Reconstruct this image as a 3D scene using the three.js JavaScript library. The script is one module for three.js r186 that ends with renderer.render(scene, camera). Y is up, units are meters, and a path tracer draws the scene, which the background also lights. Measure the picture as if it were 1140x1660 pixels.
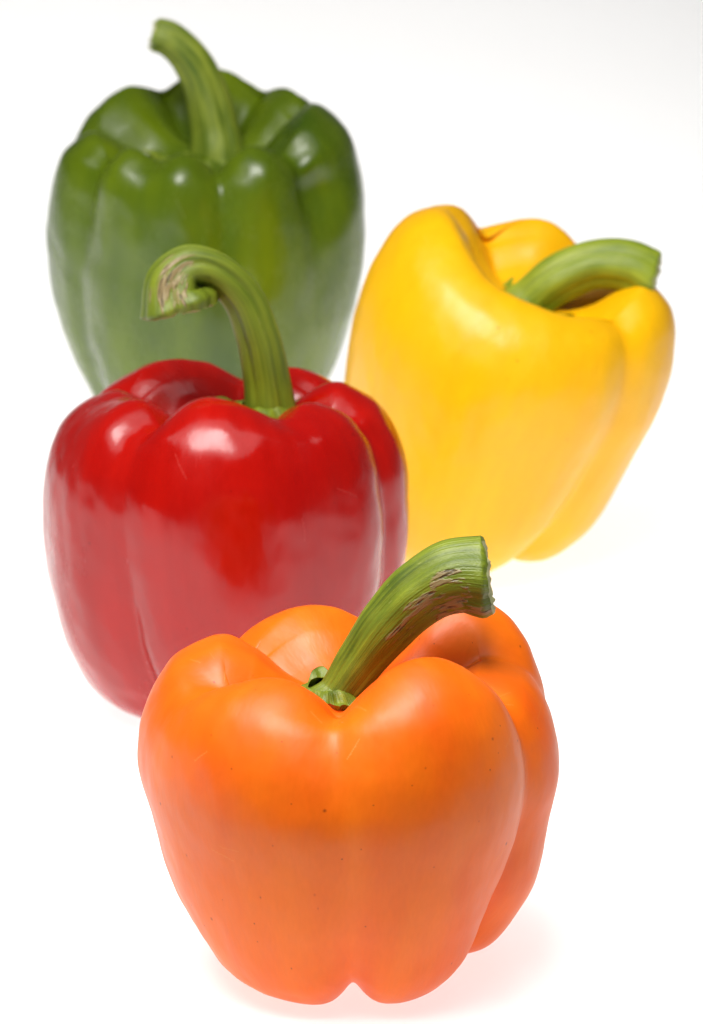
import * as THREE from 'three';
import { ImprovedNoise } from 'three/addons/math/ImprovedNoise.js';
import { RectAreaLightUniformsLib } from 'three/addons/lights/RectAreaLightUniformsLib.js';

// ---------------------------------------------------------------- camera, studio light, exposure
const scene = new THREE.Scene();
scene.background = new THREE.Color().setRGB(0.085, 0.085, 0.085);      // the unlit studio
const camera = new THREE.PerspectiveCamera(13, 703 / 1024, 0.05, 20);
camera.position.set(0, 0.361, 0);
camera.rotation.set(THREE.MathUtils.degToRad(-17.5), 0, 0);
camera.focus = 0.885;
camera.userData.fStop = 34;
scene.add(camera);
const renderer = new THREE.WebGLRenderer({ antialias: true });
renderer.toneMapping = THREE.LinearToneMapping;
renderer.toneMappingExposure = 1.05;
renderer.shadowMap.enabled = true;
RectAreaLightUniformsLib.init();

// softbox hung over the table: a wide diffuser with a smaller, hotter inner baffle
const BOX = { x: -0.12, y: 0.66, z: -0.66, w: 0.90, d: 0.80, core: 0.38, wide: 1.2, hot: 15.0 };
const PANEL = { x: -0.20, y: -0.22, z: -1.925, w: 0.98, d: 2.31, light: 3.2 };   // light panel under the translucent table
const TABLE = { front: -0.735, back: -2.75, rise: 0.75, half: 1.1 };
function areaLight(intensity, w, h, [x, y, z], up) {
  const l = new THREE.RectAreaLight(new THREE.Color(1, 0.985, 0.965), intensity, w, h);
  l.position.set(x, y, z);
  l.rotation.x = up ? Math.PI / 2 : -Math.PI / 2;      // a RectAreaLight shines along its own -z
  scene.add(l);
  return l;
}
areaLight(BOX.wide, BOX.w, BOX.d, [BOX.x, BOX.y - 0.004, BOX.z], false);
areaLight(BOX.hot, BOX.core, BOX.core, [BOX.x, BOX.y - 0.008, BOX.z], false);
areaLight(PANEL.light, PANEL.w, PANEL.d, [PANEL.x, PANEL.y + 0.004, PANEL.z], true);

// ---------------------------------------------------------------- helpers
const R = THREE.MathUtils.degToRad, clamp = THREE.MathUtils.clamp, lerp = THREE.MathUtils.lerp;
const smooth = (a, b, x) => { const t = clamp((x - a) / (b - a), 0, 1); return t * t * (3 - 2 * t); };
function rng(seed) { let s = seed >>> 0; return () => { s = (s + 0x6D2B79F5) >>> 0; let t = s; t = Math.imul(t ^ (t >>> 15), t | 1); t ^= t + Math.imul(t ^ (t >>> 7), t | 61); return ((t ^ (t >>> 14)) >>> 0) / 4294967296; }; }
const perlin = new ImprovedNoise();
const noise = (x, y, z) => perlin.noise(x + 91.3, y + 37.1, z + 63.7);
const fbm = (x, y, z, n = 4) => { let s = 0, a = 0.5; for (let i = 0; i < n; i++) { s += a * noise(x, y, z); x *= 2.03; y *= 2.03; z *= 2.03; a *= 0.5; } return s; };
const toSRGB = (x) => { x = clamp(x, 0, 1); return 255 * (x <= 0.0031308 ? 12.92 * x : 1.055 * Math.pow(x, 1 / 2.4) - 0.055); };
function dataTexture(w, h, srgb, fill) {
  const d = new Uint8Array(w * h * 4);
  fill(d);
  const t = new THREE.DataTexture(d, w, h, THREE.RGBAFormat);
  t.magFilter = THREE.LinearFilter; t.minFilter = THREE.LinearMipmapLinearFilter; t.generateMipmaps = true;
  t.wrapS = THREE.RepeatWrapping; t.wrapT = THREE.ClampToEdgeWrapping;
  if (srgb) t.colorSpace = THREE.SRGBColorSpace;
  t.needsUpdate = true;
  return t;
}
function mesh(name, geometry, material, parent) {
  const m = new THREE.Mesh(geometry, material);
  m.name = name; m.castShadow = m.receiveShadow = true;
  parent.add(m);
  return m;
}
// a grid of (nu + 1) x (nv + 1) points as a surface, closed round u; normals made equal along the seam
function gridGeometry(nu, nv, at, flip) {
  const pos = new Float32Array((nu + 1) * (nv + 1) * 3), uv = new Float32Array((nu + 1) * (nv + 1) * 2), idx = [];
  for (let j = 0; j <= nv; j++) for (let i = 0; i <= nu; i++) {
    const p = at(i / nu, j / nv), k = j * (nu + 1) + i;
    pos.set([p.x, p.y, p.z], k * 3); uv.set([i / nu, j / nv], k * 2);
  }
  for (let j = 0; j < nv; j++) for (let i = 0; i < nu; i++) {
    const a = j * (nu + 1) + i, b = a + 1, c = a + nu + 1, d = c + 1;
    if (flip) idx.push(a, c, b, b, c, d); else idx.push(a, b, c, b, d, c);
  }
  const g = new THREE.BufferGeometry();
  g.setAttribute('position', new THREE.BufferAttribute(pos, 3));
  g.setAttribute('uv', new THREE.BufferAttribute(uv, 2));
  g.setIndex(idx);
  g.computeVertexNormals();
  const n = g.attributes.normal, v = new THREE.Vector3(), w = new THREE.Vector3();
  for (let j = 0; j <= nv; j++) {
    const a = j * (nu + 1), b = a + nu;
    v.fromBufferAttribute(n, a).add(w.fromBufferAttribute(n, b)).normalize();
    n.setXYZ(a, v.x, v.y, v.z); n.setXYZ(b, v.x, v.y, v.z);
  }
  for (const row of [0, nv]) {                       // rows that close to one point share one normal
    const a = row * (nu + 1);
    const p0 = new THREE.Vector3().fromBufferAttribute(g.attributes.position, a), p1 = new THREE.Vector3().fromBufferAttribute(g.attributes.position, a + (nu >> 1));
    if (p0.distanceTo(p1) > 1e-6) continue;
    v.set(0, 0, 0);
    for (let i = 0; i < nu; i++) v.add(w.fromBufferAttribute(n, a + i));
    v.normalize();
    for (let i = 0; i <= nu; i++) n.setXYZ(a + i, v.x, v.y, v.z);
  }
  return g;
}

// ---------------------------------------------------------------- the table: a sheet of white translucent acrylic, lit from below, that sweeps up behind
{
  const pts = [], { front, back, rise, half } = TABLE, rad = 0.35, bend = R(70);
  for (let i = 0; i <= 20; i++) pts.push([lerp(front, back, i / 20), 0]);
  for (let i = 1; i <= 24; i++) { const a = (i / 24) * bend; pts.push([back - rad * Math.sin(a), rad * (1 - Math.cos(a))]); }
  const last = pts[pts.length - 1];
  for (let i = 1; i <= 6; i++) pts.push([last[0] - (i / 6) * rise * Math.cos(bend), last[1] + (i / 6) * rise * Math.sin(bend)]);
  const pos = [], uv = [], idx = [], nx = 12;
  pts.forEach(([z, y], j) => { for (let i = 0; i <= nx; i++) { const x = lerp(-half, half, i / nx); pos.push(x, y, z); uv.push(x, z); if (i < nx && j < pts.length - 1) { const k = j * (nx + 1) + i; idx.push(k, k + 1, k + nx + 1, k + 1, k + nx + 2, k + nx + 1); } } });
  const g = new THREE.BufferGeometry();
  g.setAttribute('position', new THREE.Float32BufferAttribute(pos, 3)); g.setAttribute('uv', new THREE.Float32BufferAttribute(uv, 2)); g.setIndex(idx); g.computeVertexNormals();
  const m = new THREE.MeshPhysicalMaterial({ color: new THREE.Color().setRGB(0.88, 0.88, 0.88), roughness: 1, transmission: 0.4, thickness: 0, side: THREE.DoubleSide });
  const t = mesh('table_surface', g, m, scene);
  t.userData = { kind: 'structure', label: 'white translucent acrylic table under the peppers', category: 'table' };
}
{
  const g = new THREE.Group(); g.name = 'light_panel';
  g.position.set(PANEL.x, PANEL.y, PANEL.z); scene.add(g);
  g.userData = { label: 'flat studio light panel lying under the white table', category: 'light panel' };
  const tray = mesh('tray', new THREE.BoxGeometry(PANEL.w + 0.03, 0.03, PANEL.d + 0.03), new THREE.MeshStandardMaterial({ color: 0x2a2a2a, roughness: 0.6 }), g); tray.position.y = -0.016;
  mesh('diffuser', new THREE.BoxGeometry(PANEL.w, 0.003, PANEL.d), new THREE.MeshStandardMaterial({ color: 0xaaaaaa, roughness: 0.9, emissive: new THREE.Color(1, 0.985, 0.965), emissiveIntensity: 0.1 }), g).position.y = 0.0015;
}

// ---------------------------------------------------------------- the softbox
{
  const g = new THREE.Group(); g.name = 'softbox';
  g.position.set(BOX.x, BOX.y, BOX.z); scene.add(g);
  g.userData = { label: 'black studio softbox hung above the peppers', category: 'softbox' };
  const black = new THREE.MeshStandardMaterial({ color: 0x0b0b0b, roughness: 0.8 });
  const glow = (k) => new THREE.MeshStandardMaterial({ color: 0x999999, roughness: 0.9, emissive: new THREE.Color(1, 0.985, 0.965), emissiveIntensity: k });
  const frustum = (w0, d0, w1, d1, h) => {
    const geo = new THREE.CylinderGeometry(Math.SQRT1_2, Math.SQRT1_2, h, 4, 1, true); geo.rotateY(Math.PI / 4);
    const p = geo.attributes.position;
    for (let i = 0; i < p.count; i++) { const top = p.getY(i) > 0; p.setX(i, p.getX(i) * (top ? w1 : w0)); p.setZ(i, p.getZ(i) * (top ? d1 : d0)); }
    geo.computeVertexNormals(); return geo;
  };
  const shell = mesh('shell', frustum(BOX.w + 0.02, BOX.d + 0.02, 0.16, 0.16, 0.34), black, g); shell.position.y = 0.15;
  const diff = mesh('diffuser', new THREE.BoxGeometry(BOX.w, 0.004, BOX.d), glow(0.05), g); diff.position.y = 0.002;
  const baffle = mesh('inner_baffle', new THREE.BoxGeometry(BOX.core, 0.003, BOX.core), glow(0.1), g); baffle.position.y = -0.0035;
  const head = mesh('lamp_head', new THREE.CylinderGeometry(0.06, 0.07, 0.22, 32), black, g); head.position.y = 0.43;
}

// ---------------------------------------------------------------- pepper skin
function skinMaterials(o) {
  const W = 1024, H = 768, r = rng(o.seed), dots = [], lines = [];
  const hgt = new Float32Array(W * H), rough = new Float32Array(W * H), col = new Float32Array(W * H * 3);
  for (let y = 0; y < H; y++) for (let x = 0; x < W; x++) {
    const a = (x / W) * Math.PI * 2, cx = Math.cos(a), cz = Math.sin(a), v = y / H, k = y * W + x, q = o.seed * 3.7;
    const big = fbm(cx * 1.3 + q, v * 3.2, cz * 1.3, 4), mid = fbm(cx * 5, v * 9 + q, cz * 5, 3), fine = noise(cx * 60, v * 90 + q, cz * 60), stripe = fbm(cx * 9 + q, v * 1.2, cz * 9, 3);
    const m = clamp(0.5 + o.patch * (big * 1.2 + mid * 0.35 + stripe * (o.stripe ?? 0.5)), 0, 1), g = 1 + 0.03 * fine + 0.05 * mid;
    for (let c = 0; c < 3; c++) col[k * 3 + c] = lerp(o.low[c], o.high[c], m) * g;
    const blot = fbm(cx * 3.1 + q + 9, v * 8, cz * 3.1, 4);
    rough[k] = o.rough + o.roughVary * blot + 0.03 * fine;
    hgt[k] = 0.5 + 0.22 * fine + 0.3 * noise(cx * 24, v * 40 + q, cz * 24);
  }
  const put = (x, y, f) => { x = ((Math.round(x) % W) + W) % W; y = Math.round(y); if (y >= 0 && y < H) f(y * W + x); };
  for (let i = 0; i < o.dots; i++) {                                  // pores and specks of dirt
    const x = r() * W, y = (0.12 + 0.75 * r()) * H, s = 0.5 + r() * r() * o.dotSize, dark = 0.25 + 0.5 * r();
    for (let dy = -3; dy <= 3; dy++) for (let dx = -3; dx <= 3; dx++) {
      const k = clamp(1.2 - Math.hypot(dx, dy * 0.8) / s, 0, 1);
      if (k > 0) put(x + dx, y + dy, (p) => { for (let c = 0; c < 3; c++) col[p * 3 + c] *= lerp(1, [dark, dark * 0.8, dark][c], k); hgt[p] -= 0.3 * k; });
    }
  }
  for (let i = 0; i < o.scratches; i++) {                             // thin pale scratches in the wax
    let x = r() * W, y = (0.35 + 0.45 * r()) * H, a = r() * 6.28; const n = 8 + r() * 26, bend = (r() - 0.5) * 0.02, str = 0.08 + 0.2 * r();
    for (let j = 0; j < n; j++) { put(x, y, (p) => { for (let c = 0; c < 3; c++) col[p * 3 + c] = lerp(col[p * 3 + c], o.scratch[c], str); rough[p] += 0.12; hgt[p] += 0.25; }); x += Math.cos(a); y += Math.sin(a); a += bend; }
  }
  const map = dataTexture(W, H, true, (d) => { for (let k = 0; k < W * H; k++) { for (let c = 0; c < 3; c++) d[k * 4 + c] = toSRGB(col[k * 3 + c]); d[k * 4 + 3] = 255; } });
  const grey = (f) => dataTexture(W, H, false, (d) => { for (let k = 0; k < W * H; k++) { const b = 255 * clamp(f[k], 0, 1); d[k * 4] = d[k * 4 + 1] = d[k * 4 + 2] = b; d[k * 4 + 3] = 255; } });
  return new THREE.MeshPhysicalMaterial({ map, roughness: 1, roughnessMap: grey(rough), bumpMap: grey(hgt), bumpScale: o.bump, ior: o.ior ?? 1.5 });
}

// ---------------------------------------------------------------- pepper body
// profile: knots [radius, height] from the middle of the underside, over the foot, side, shoulder and crest, down into the hollow round the stem
const KEYS = [0, 2, 5, 7.5, 9, 11, 13];
function depthAt(d, u) {
  const v = [0, d[0], d[1], d[2], d[3], d[4], 0];
  const slope = (i) => (i <= 0 || i >= 6 ? 0 : (v[i + 1] - v[i - 1]) / (KEYS[i + 1] - KEYS[i - 1]));
  for (let i = 0; i < 6; i++) if (u <= KEYS[i + 1]) {                   // cubic Hermite through the keys
    const h = KEYS[i + 1] - KEYS[i], t = (u - KEYS[i]) / h, a = t * t, b = a * t;
    return Math.max(0, (2 * b - 3 * a + 1) * v[i] + (b - 2 * a + t) * h * slope(i) + (3 * a - 2 * b) * v[i + 1] + (b - a) * h * slope(i + 1));
  }
  return 0;
}
function pepperBody(o) {
  const curve = new THREE.CatmullRomCurve3(o.profile.map(([r, y]) => new THREE.Vector3(r * o.radius, y * o.height, 0)), false, 'centripetal');
  const N = o.profile.length - 1, q = o.seed * 5.3, tilt = new THREE.Matrix4().makeRotationFromEuler(new THREE.Euler(R(o.tilt?.[0] ?? 0), 0, R(o.tilt?.[1] ?? 0)));
  const turn = (d) => { d = (d + Math.PI) % (2 * Math.PI); if (d < 0) d += 2 * Math.PI; return d - Math.PI; };
  const NV = 190, prof = [];
  for (let j = 0; j <= NV; j++) {
    const t = j / NV, p = curve.getPoint(t), a = curve.getPoint(Math.max(0, t - 1e-3)), b = curve.getPoint(Math.min(1, t + 1e-3)), l = Math.hypot(b.x - a.x, b.y - a.y) || 1;
    prof.push({ r: p.x, y: p.y, nr: (b.y - a.y) / l, ny: -(b.x - a.x) / l, u: t * N });
  }
  const at = (iu, iv) => {
    const th = iu * 2 * Math.PI - Math.PI, P = prof[Math.round(iv * NV)], u = P.u;
    let cs = 1;
    for (const [k, amp, ph] of o.section ?? []) cs += amp * Math.cos(k * (th - R(ph)));
    let disp = 0;
    for (const g of o.grooves) {
      const ang = Array.isArray(g.a) ? lerp(g.a[0], g.a[1], smooth(1, 10, u)) : g.a, x = Math.abs(turn(th - R(ang) - 0.05 * noise(u * 0.3 + ang, q, 2))), s = g.s ?? 0.09, w = Array.isArray(g.w) ? lerp(g.w[0], g.w[1], smooth(2, 6, u)) : g.w;
      disp -= depthAt(g.d, u) * 0.001 * Math.exp(-(Math.sqrt(x * x + s * s) - s) / w);
    }
    for (const b of o.bumps ?? []) {
      const x = turn(th - R(b.a)) / R(b.w), y = (u - b.u) / b.uw;
      disp += b.d * 0.001 * Math.exp(-x * x - y * y);
    }
    let lift = 0;
    for (const h of o.lifts ?? []) { const x = turn(th - R(h.a)) / R(h.w); lift += h.d * 0.001 * Math.exp(-x * x) * (h.low ? 1 - smooth(1, 5, u) : smooth(4, 8.5, u) * (1 - 0.6 * smooth(10, 13, u))); }
    const edge = smooth(0, 1.2, u) * (1 - smooth(11.5, 13, u));
    let r = P.r * cs, y = P.y + lift * edge;
    const sx = Math.sin(th), cz = Math.cos(th);
    disp += edge * ((o.wobble ?? 0.9) * 0.001 * fbm(r * sx * 38 + q, y * 30, r * cz * 38, 3) + 0.00012 * noise(r * sx * 260, y * 200 + q, r * cz * 260));
    r = Math.max(0, r + disp * P.nr); y += disp * P.ny;
    if (iv === 0 || iv === 1) r = 0;
    return new THREE.Vector3(r * sx * (o.sx ?? 1) + (o.lean?.[0] ?? 0) * y, y, r * cz * (o.sz ?? 1) + (o.lean?.[1] ?? 0) * y).applyMatrix4(tilt);
  };
  const g = gridGeometry(320, NV, at, false);
  g.computeBoundingBox();
  const drop = -g.boundingBox.min.y;
  g.translate(0, drop, 0);
  // where the hollow ends, for the calyx and the stem
  const c = new THREE.Vector3(0, prof[NV].y, 0).applyMatrix4(tilt); c.y += drop;
  c.x += (o.lean?.[0] ?? 0) * prof[NV].y; c.z += (o.lean?.[1] ?? 0) * prof[NV].y;
  return { geometry: g, hollow: c };
}

// ---------------------------------------------------------------- stems
function stemMaterial(o) {
  const W = 384, H = 768, r = rng(o.seed * 7 + 1), col = new Float32Array(W * H * 3), hgt = new Float32Array(W * H);
  const cork = [0.27, 0.20, 0.085], dark = [0.075, 0.055, 0.022];
  for (let y = 0; y < H; y++) for (let x = 0; x < W; x++) {
    const a = (x / W) * 2 * Math.PI, cx = Math.cos(a), cz = Math.sin(a), v = y / H, k = y * W + x, q = o.seed * 2.1;
    const streak = fbm(cx * 7 + q, v * 2.2, cz * 7, 4), thin = fbm(cx * 24 + q, v * 3, cz * 24, 2), patch = fbm(cx * 1.5, v * 5 + q, cz * 1.5, 3), grain = noise(cx * 40, v * 70 + q, cz * 40);
    const m = clamp(0.5 + 0.8 * streak + 0.9 * patch, 0, 1);
    for (let c = 0; c < 3; c++) col[k * 3 + c] = lerp(o.low[c], o.high[c], m) * (1 + 0.12 * thin + 0.08 * grain);
    let h = 0.5 + 0.5 * thin + 0.12 * grain;
    for (const s of o.scars ?? []) {                                   // corky scars: ragged patches along the ribs
      const dx = Math.abs(((x / W - s.u + 1.5) % 1) - 0.5) / s.w, dy = (v - s.v) / s.l;
      const e = 1 - dx * dx - dy * dy + 2.2 * fbm(cx * 6 + q, v * 9, cz * 6, 5);
      const f = smooth(0.55, 0.95, e) * (s.k ?? 1);
      if (f > 0) { const dk = smooth(0.05, 0.3, fbm(cx * 14, v * 14 + q, cz * 14, 3)); for (let c = 0; c < 3; c++) col[k * 3 + c] = lerp(col[k * 3 + c], lerp(cork[c], dark[c], dk), f); h += 0.5 * f * (1 - 1.6 * dk); }
    }
    hgt[k] = h;
  }
  for (let i = 0; i < 70; i++) {
    const x = Math.floor(r() * W), y = Math.floor(r() * H), n = 2 + r() * 14, pale = r() < 0.6;
    for (let j = 0; j < n && y + j < H; j++) { const k = (y + j) * W + x; for (let c = 0; c < 3; c++) col[k * 3 + c] = lerp(col[k * 3 + c], pale ? [0.45, 0.42, 0.2][c] : dark[c], 0.55); }
  }
  const map = dataTexture(W, H, true, (d) => { for (let k = 0; k < W * H; k++) { for (let c = 0; c < 3; c++) d[k * 4 + c] = toSRGB(col[k * 3 + c]); d[k * 4 + 3] = 255; } });
  const bump = dataTexture(W, H, false, (d) => { for (let k = 0; k < W * H; k++) { d[k * 4] = d[k * 4 + 1] = d[k * 4 + 2] = 255 * clamp(hgt[k], 0, 1); d[k * 4 + 3] = 255; } });
  return new THREE.MeshPhysicalMaterial({ map, roughness: 0.48, bumpMap: bump, bumpScale: o.bump ?? 0.0003 });
}
function frames(points, n) {
  const c = new THREE.CatmullRomCurve3(points.map((p) => new THREE.Vector3(...p)), false, 'centripetal'), out = [];
  let N = null;
  for (let i = 0; i <= n; i++) {
    const t = i / n, p = c.getPoint(t), T = c.getTangent(t);
    if (!N) N = new THREE.Vector3(0, 0, 1).addScaledVector(T, -T.z).normalize(); else N.addScaledVector(T, -N.dot(T)).normalize();
    out.push({ p, T: T.clone(), N: N.clone(), B: new THREE.Vector3().crossVectors(T, N) });
  }
  return out;
}
function ribbed(a, v, o) {
  return 1 + o.rib * (Math.pow(Math.abs(Math.cos((a * o.ribs) / 2 + o.twist * v)), 0.8) - 0.5) + 0.05 * noise(Math.cos(a) * 1.5, v * 5 + o.seed, Math.sin(a) * 1.5);
}
function pepperStem(o, mat, cutMat, parent) {
  const n = 90, F = frames(o.path, n), radius = new THREE.CatmullRomCurve3(o.radii.map((r, i) => new THREE.Vector3(i / (o.radii.length - 1), r, 0)), false, 'centripetal');
  const rad = o.radii.map((r) => r * 0.001), rAt = (t) => { const x = t * (rad.length - 1), i = Math.min(rad.length - 2, Math.floor(x)), f = x - i, s = f * f * (3 - 2 * f); return lerp(rad[i], rad[i + 1], lerp(f, s, 0.5)); };
  const cut = (a, t) => smooth(0.75, 1, t) * 0.001 * (o.slant ?? [0, 0]).reduce((s, k, i) => s + k * (i ? Math.sin(a) : Math.cos(a)), 0);
  const jag = (a) => 0.0006 * noise(Math.cos(a) * 3 + o.seed, Math.sin(a) * 3, 4) + 0.00025 * noise(Math.cos(a) * 9 + o.seed, Math.sin(a) * 9, 1);
  const at = (iu, iv) => {
    const a = iu * 2 * Math.PI, f = F[Math.round(iv * n)], r = rAt(iv) * ribbed(a, iv, o) * (1 - 0.13 * Math.pow(smooth(0.955, 1, iv), 2)), sq = o.flat ?? 1;
    const p = f.p.clone().addScaledVector(f.N, r * Math.cos(a) * sq).addScaledVector(f.B, r * Math.sin(a));
    return p.addScaledVector(f.T, cut(a, iv) + (iv > 0.97 ? jag(a) : 0));
  };
  const stem = mesh('stem', gridGeometry(72, n, at, false), mat, parent);
  // the cut end: a rim that turns in and a slightly hollow, ragged face
  const face = (iu, iv) => {
    const a = iu * 2 * Math.PI, rim = at(iu, 1), c = F[n].p, f = F[n], k = 1 - iv;
    const p = c.clone().lerp(rim, k);
    const sink = (o.hollow ?? 1.2) * 0.001 * smooth(0, 0.75, iv) - 0.0005 * smooth(0, 0.12, iv) * (1 - smooth(0.12, 0.5, iv));
    return p.addScaledVector(f.T, cut(a, 1) * 0 - sink + (iv > 0 && iv < 1 ? 0.0007 * noise(p.x * 700, p.y * 700, p.z * 700 + o.seed) : 0));
  };
  mesh('cut_end', gridGeometry(72, 16, face, false), cutMat, stem);
  return stem;
}
// the calyx: a small green collar with uneven points pressed into the hollow
function pepperCalyx(o, mat, parent, at) {
  const r = rng(o.seed * 11 + 3), pts = Array.from({ length: o.points }, (_, i) => ({ a: ((i + 0.3 * (r() - 0.5)) / o.points) * 2 * Math.PI, l: 0.65 + 0.7 * r(), up: r() }));
  const q = new THREE.Quaternion().setFromUnitVectors(new THREE.Vector3(0, 1, 0), new THREE.Vector3(...(o.axis ?? [0, 1, 0])).normalize());
  const reach = (a) => { let s = 0; for (const p of pts) { let d = Math.abs(a - p.a); d = Math.min(d, 2 * Math.PI - d); s = Math.max(s, p.l * Math.max(0, 1 - d / 0.42)); } return s; };
  const top = (iu, iv, dy) => {
    const a = iu * 2 * Math.PI, e = reach(a), rr = 0.001 * (o.inner * 0.55 + iv * (o.inner * 0.62 + o.point * e)), out = Math.max(0, rr * 1000 - o.inner) / 10;
    const y = 0.001 * (o.bowl * out * 10 + 2.6 * (1 - smooth(0, 0.6, iv)) + 1.0 * noise(rr * 400 * Math.cos(a) + o.seed, rr * 400 * Math.sin(a), 3)) + dy;
    return new THREE.Vector3(rr * Math.sin(a), y, rr * Math.cos(a)).applyQuaternion(q).add(at);
  };
  const TH = 0.0013, surf = (iu, iv) => iv < 0.62 ? top(iu, iv / 0.62, 0) : top(iu, 1 - (iv - 0.62) / 0.38, -TH * smooth(0.62, 0.72, iv));
  return mesh('calyx', gridGeometry(144, 40, surf, true), mat, parent);
}

// ---------------------------------------------------------------- the four peppers
function pepper(o) {
  const g = new THREE.Group();
  g.name = o.name; g.position.set(...o.position); scene.add(g);
  g.userData = { label: o.label, category: 'bell pepper', group: 'bell peppers on the white table' };
  const { geometry, hollow } = pepperBody(o.body);
  mesh('body', geometry, skinMaterials(o.skin), g);
  const sm = stemMaterial(o.stem), cutMat = new THREE.MeshPhysicalMaterial({ color: new THREE.Color().setRGB(...(o.stem.cut ?? [0.42, 0.42, 0.2])), roughness: 0.7 });
  pepperStem(o.stem, sm, cutMat, g);
  pepperCalyx(o.calyx, sm, g, new THREE.Vector3(...(o.calyx.at ?? hollow.toArray())).add(new THREE.Vector3(0, -0.001 * (o.calyx.drop ?? 0), 0)));
  return g;
}
const GREEN_LOW = [0.070, 0.112, 0.003], GREEN_HIGH = [0.215, 0.265, 0.013];

pepper({
  name: 'bell_pepper', position: [0, 0, -0.838], label: 'orange bell pepper with thick stem bent over to a cut end',
  body: {
    seed: 1, radius: 0.0435, height: 0.0735, wobble: 1.0, tilt: [-2, 0],
    profile: [[0, 0.14], [0.23, 0.07], [0.45, 0.0], [0.655, 0.065], [0.815, 0.245], [0.91, 0.44], [0.985, 0.63], [0.95, 0.79], [0.82, 0.92], [0.60, 0.985], [0.42, 0.94], [0.29, 0.87], [0.17, 0.825], [0, 0.82]],
    grooves: [
      { a: [2, -6], d: [5.5, 2.0, 5, 11, 5], w: [0.12, 0.22], s: 0.06 }, { a: [62, 67], d: [10, 5.6, 5.6, 8, 5], w: 0.21, s: 0.03 }, { a: 100, d: [3, 2, 4, 7, 5], w: 0.22, s: 0.06 },
      { a: 166, d: [6, 2, 5, 9, 5], w: 0.28, s: 0.08 }, { a: -128, d: [4, 2, 6, 10, 6], w: 0.24, s: 0.08 }, { a: [-80, -64], d: [3, 0.2, 2.6, 10, 6], w: 0.2, s: 0.08 },
    ],
    lifts: [{ a: 128, w: 30, d: 1 }, { a: 84, w: 20, d: -3 }, { a: -35, w: 25, d: -2 }, { a: 30, w: 25, d: 1 }, { a: 95, w: 30, d: 3, low: true }],
    bumps: [{ a: 92, w: 28, u: 4, uw: 1.6, d: 3 }, { a: 128, w: 28, u: 8.3, uw: 1.6, d: 4 }, { a: -33, w: 22, u: 8, uw: 1.6, d: 1.5 }, { a: 30, w: 24, u: 8, uw: 1.6, d: 1.5 }],
  },
  skin: { seed: 1, low: [0.82, 0.100, 0.001], high: [0.88, 0.165, 0.002], patch: 1.0, rough: 0.42, roughVary: 0.12, stripe: 0.25, ior: 1.41, dots: 220, dotSize: 1.3, scratches: 40, scratch: [0.95, 0.45, 0.15], bump: 0.00005 },
  stem: {
    seed: 1, low: GREEN_LOW, high: GREEN_HIGH, ribs: 5, rib: 0.11, twist: 0.8, path: [[-0.0050, 0.0565, 0.002], [-0.0026, 0.0598, 0.001], [0.0018, 0.066, 0], [0.0078, 0.0742, 0], [0.0140, 0.0804, 0], [0.0205, 0.0836, 0], [0.0268, 0.0833, 0]],
    radii: [5.8, 3.9, 4.6, 5.6, 6.3, 7.2, 7.9], slant: [0, 1.2], scars: [{ u: 0.02, v: 0.62, w: 0.07, l: 0.22 }, { u: 0.12, v: 0.8, w: 0.12, l: 0.25 }, { u: 0.95, v: 0.8, w: 0.05, l: 0.1 }],
  },
  calyx: { seed: 1, points: 6, inner: 6.5, point: 5, bowl: 0.45, at: [-0.005, 0.059, 0.002] },
});
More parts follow.
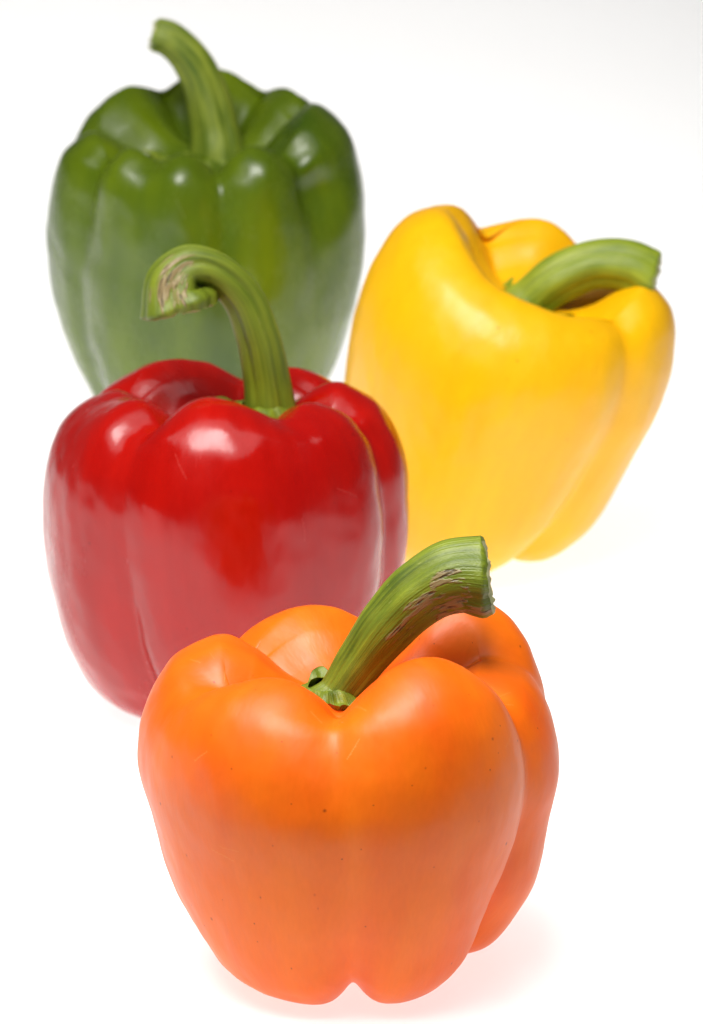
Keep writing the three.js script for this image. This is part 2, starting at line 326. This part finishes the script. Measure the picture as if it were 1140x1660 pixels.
pepper({
  name: 'bell_pepper_001', position: [-0.0287, 0, -0.994], label: 'glossy red bell pepper with tall stem hooked over at the top',
  body: {
    seed: 2, radius: 0.0435, height: 0.0835, wobble: 1.7,
    profile: [[0, 0.10], [0.22, 0.05], [0.44, 0.0], [0.68, 0.05], [0.87, 0.2], [0.97, 0.4], [1.0, 0.6], [0.95, 0.79], [0.81, 0.92], [0.58, 0.985], [0.42, 0.95], [0.31, 0.89], [0.2, 0.86], [0, 0.855]],
    grooves: [
      { a: [-30, -32], d: [6, 3.6, 0.9, 8, 5], w: 0.16, s: 0.015 }, { a: 28, d: [2, 0, 0.5, 6, 5], w: 0.25, s: 0.1 }, { a: [64, 73], d: [7, 5, 5.5, 8, 5], w: 0.2, s: 0.04 }, { a: 118, d: [4, 2, 5, 8, 5], w: 0.24, s: 0.06 },
      { a: 172, d: [5, 2, 5, 9, 5], w: 0.28, s: 0.08 }, { a: -112, d: [4, 1.5, 3, 8, 5], w: 0.26, s: 0.06 },
    ],
    bumps: [{ a: -5, w: 22, u: 8.2, uw: 1.6, d: 1.5 }, { a: -38, w: 6, u: 8.0, uw: 0.7, d: -1.5 }, { a: -50, w: 14, u: 8.6, uw: 1.2, d: 1.2 }],
    lifts: [{ a: -72, w: 32, d: -4.5 }, { a: -150, w: 40, d: -2 }, { a: 140, w: 30, d: -2 }],
  },
  skin: { seed: 2, low: [0.31, 0.0010, 0.0004], high: [0.43, 0.0040, 0.0008], patch: 0.9, rough: 0.2, roughVary: 0.26, dots: 160, dotSize: 1.3, scratches: 14, scratch: [0.6, 0.08, 0.05], bump: 0.00005 },
  stem: {
    seed: 2, low: GREEN_LOW, high: GREEN_HIGH, ribs: 5, rib: 0.2, twist: 0.5, path: [[0.0106, 0.064, 0], [0.0102, 0.0714, 0], [0.0092, 0.0803, 0], [0.0072, 0.0906, 0], [0.0036, 0.0996, 0], [-0.0029, 0.1060, 0.001], [-0.0088, 0.1068, 0.002], [-0.0117, 0.1025, 0.003], [-0.0103, 0.0968, 0.004]],
    radii: [7.6, 5.6, 5.0, 4.7, 4.4, 4.2, 4.7, 6.5, 9.4], scars: [{ u: 0.1, v: 0.85, w: 0.14, l: 0.16 }, { u: 0.35, v: 0.45, w: 0.015, l: 0.3, k: 0.8 }, { u: 0.6, v: 0.5, w: 0.02, l: 0.3, k: 0.8 }], hollow: 5,
  },
  calyx: { seed: 2, points: 6, inner: 9, point: 6, bowl: 0.4, at: [0.0085, 0.0715, 0.001] },
});
pepper({
  name: 'bell_pepper_002', position: [-0.0402, 0, -1.2205], label: 'tall dark green bell pepper with upright stem behind the red one',
  body: {
    seed: 3, radius: 0.0452, height: 0.0995, wobble: 2.0, tilt: [5, 0], section: [[1, 0.02, -90], [3, 0.02, 40]],
    profile: [[0, 0.10], [0.22, 0.05], [0.42, 0.0], [0.63, 0.05], [0.82, 0.2], [0.95, 0.4], [1.0, 0.58], [0.96, 0.78], [0.86, 0.92], [0.68, 0.985], [0.49, 0.94], [0.34, 0.865], [0.2, 0.835], [0, 0.83]],
    grooves: [
      { a: 8, d: [5, 0.6, 4.5, 8.5, 3], w: 0.18, s: 0.03 }, { a: -24, d: [1, 0, 1.2, 6, 4], w: 0.18, s: 0.12 }, { a: [-62, -52], d: [4, 4.5, 6.5, 9, 5], w: 0.18, s: 0.08 }, { a: [40, 46], d: [5, 1, 5.5, 10, 6], w: 0.18, s: 0.05 }, { a: 108, d: [4, 2, 6, 9, 5], w: 0.24, s: 0.07 },
      { a: 150, d: [5, 2, 6, 9, 5], w: 0.26, s: 0.08 }, { a: -155, d: [4, 2, 5, 9, 5], w: 0.26, s: 0.08 }, { a: -100, d: [4, 2, 5, 8, 5], w: 0.24, s: 0.08 },
    ],
    bumps: [{ a: 82, w: 35, u: 7.5, uw: 1.8, d: 3.2 }, { a: -9, w: 12, u: 8.3, uw: 1.2, d: 2.2 }, { a: 26, w: 12, u: 8.2, uw: 1.3, d: 2.2 }, { a: -38, w: 11, u: 8, uw: 1.4, d: 2.4 }, { a: -30, w: 25, u: 6.2, uw: 0.8, d: -1.6 }, { a: 52, w: 10, u: 7.2, uw: 0.45, d: -3.2 }, { a: 62, w: 9, u: 6.9, uw: 0.4, d: 0.8 }, { a: -75, w: 10, u: 5.5, uw: 0.8, d: -2 }],
    lifts: [{ a: 0, w: 50, d: -3 }, { a: 175, w: 60, d: 3.5 }, { a: -90, w: 35, d: -4 }],
  },
  skin: { seed: 3, low: [0.043, 0.086, 0.0018], high: [0.135, 0.195, 0.0035], patch: 1.0, stripe: 0.2, rough: 0.26, roughVary: 0.12, dots: 120, dotSize: 1.2, scratches: 20, scratch: [0.25, 0.3, 0.1], bump: 0.00005 },
  stem: {
    seed: 3, low: [0.08, 0.14, 0.006], high: [0.29, 0.35, 0.03], ribs: 5, rib: 0.10, twist: 0.6, path: [[0.0035, 0.073, 0.005], [0.0033, 0.0804, 0.004], [0.0022, 0.0891, 0.002], [-0.0010, 0.1013, 0], [-0.0054, 0.1090, 0], [-0.0100, 0.1130, 0], [-0.0143, 0.1143, 0]],
    radii: [9.5, 7.2, 6.4, 5.6, 5.0, 4.8, 4.6], scars: [{ u: 0.5, v: 0.4, w: 0.03, l: 0.3, k: 0.5 }],
  },
  calyx: { seed: 3, points: 7, inner: 9, point: 6, bowl: 0.4, drop: 3, axis: [0, 1, 0.09] },
});
pepper({
  name: 'bell_pepper_003', position: [0.0237, 0, -1.100], label: 'yellow bell pepper leaning over with its stem lying across a lobe',
  body: {
    seed: 4, radius: 0.0425, height: 0.088, wobble: 0.9, tilt: [0, -17],
    profile: [[0, 0.10], [0.2, 0.05], [0.40, 0.0], [0.62, 0.05], [0.81, 0.2], [0.91, 0.42], [0.98, 0.62], [0.96, 0.79], [0.84, 0.93], [0.64, 0.985], [0.46, 0.93], [0.34, 0.86], [0.22, 0.82], [0, 0.815]],
    grooves: [
      { a: [46, 46], d: [11, 5, 4.5, 7, 5], w: 0.24, s: 0.06 }, { a: 102, d: [4, 2, 4, 6, 4], w: 0.22, s: 0.07 },
      { a: -152, d: [5, 2, 4, 10, 6], w: 0.26, s: 0.08 }, { a: 155, d: [4, 2, 3, 6, 4], w: 0.26, s: 0.08 }, { a: -108, d: [5, 2, 2, 4, 3], w: 0.24, s: 0.1 },
    ],
    lifts: [{ a: 80, w: 30, d: 5, low: true }, { a: -105, w: 45, d: 3.5 }, { a: -14, w: 42, d: -9 }, { a: 24, w: 24, d: -4 }, { a: 75, w: 25, d: 1 }, { a: 175, w: 25, d: 3 }],
  },
  skin: { seed: 4, low: [0.93, 0.445, 0.0008], high: [0.95, 0.52, 0.0012], patch: 0.8, rough: 0.36, roughVary: 0.1, dots: 90, dotSize: 1.2, scratches: 12, scratch: [0.95, 0.6, 0.2], bump: 0.00005, ior: 1.46 },
  stem: {
    seed: 4, low: [0.14, 0.21, 0.005], high: [0.33, 0.40, 0.025], ribs: 5, rib: 0.12, twist: 0.5, path: [[0.0165, 0.0660, 0.001], [0.0220, 0.0710, 0.001], [0.0285, 0.0762, 0.001], [0.0378, 0.0800, 0.001], [0.0463, 0.0798, 0.002], [0.0528, 0.0760, 0.003]],
    slant: [0, 2.2], radii: [6.8, 5.6, 6.0, 6.0, 6.4, 6.8], scars: [{ u: 0.2, v: 0.97, w: 0.15, l: 0.06 }],
  },
  calyx: { seed: 4, points: 6, inner: 8, point: 8, bowl: 0.45, axis: [0.3, 1, 0], at: [0.0175, 0.0695, 0.001] },
});

renderer.render(scene, camera);
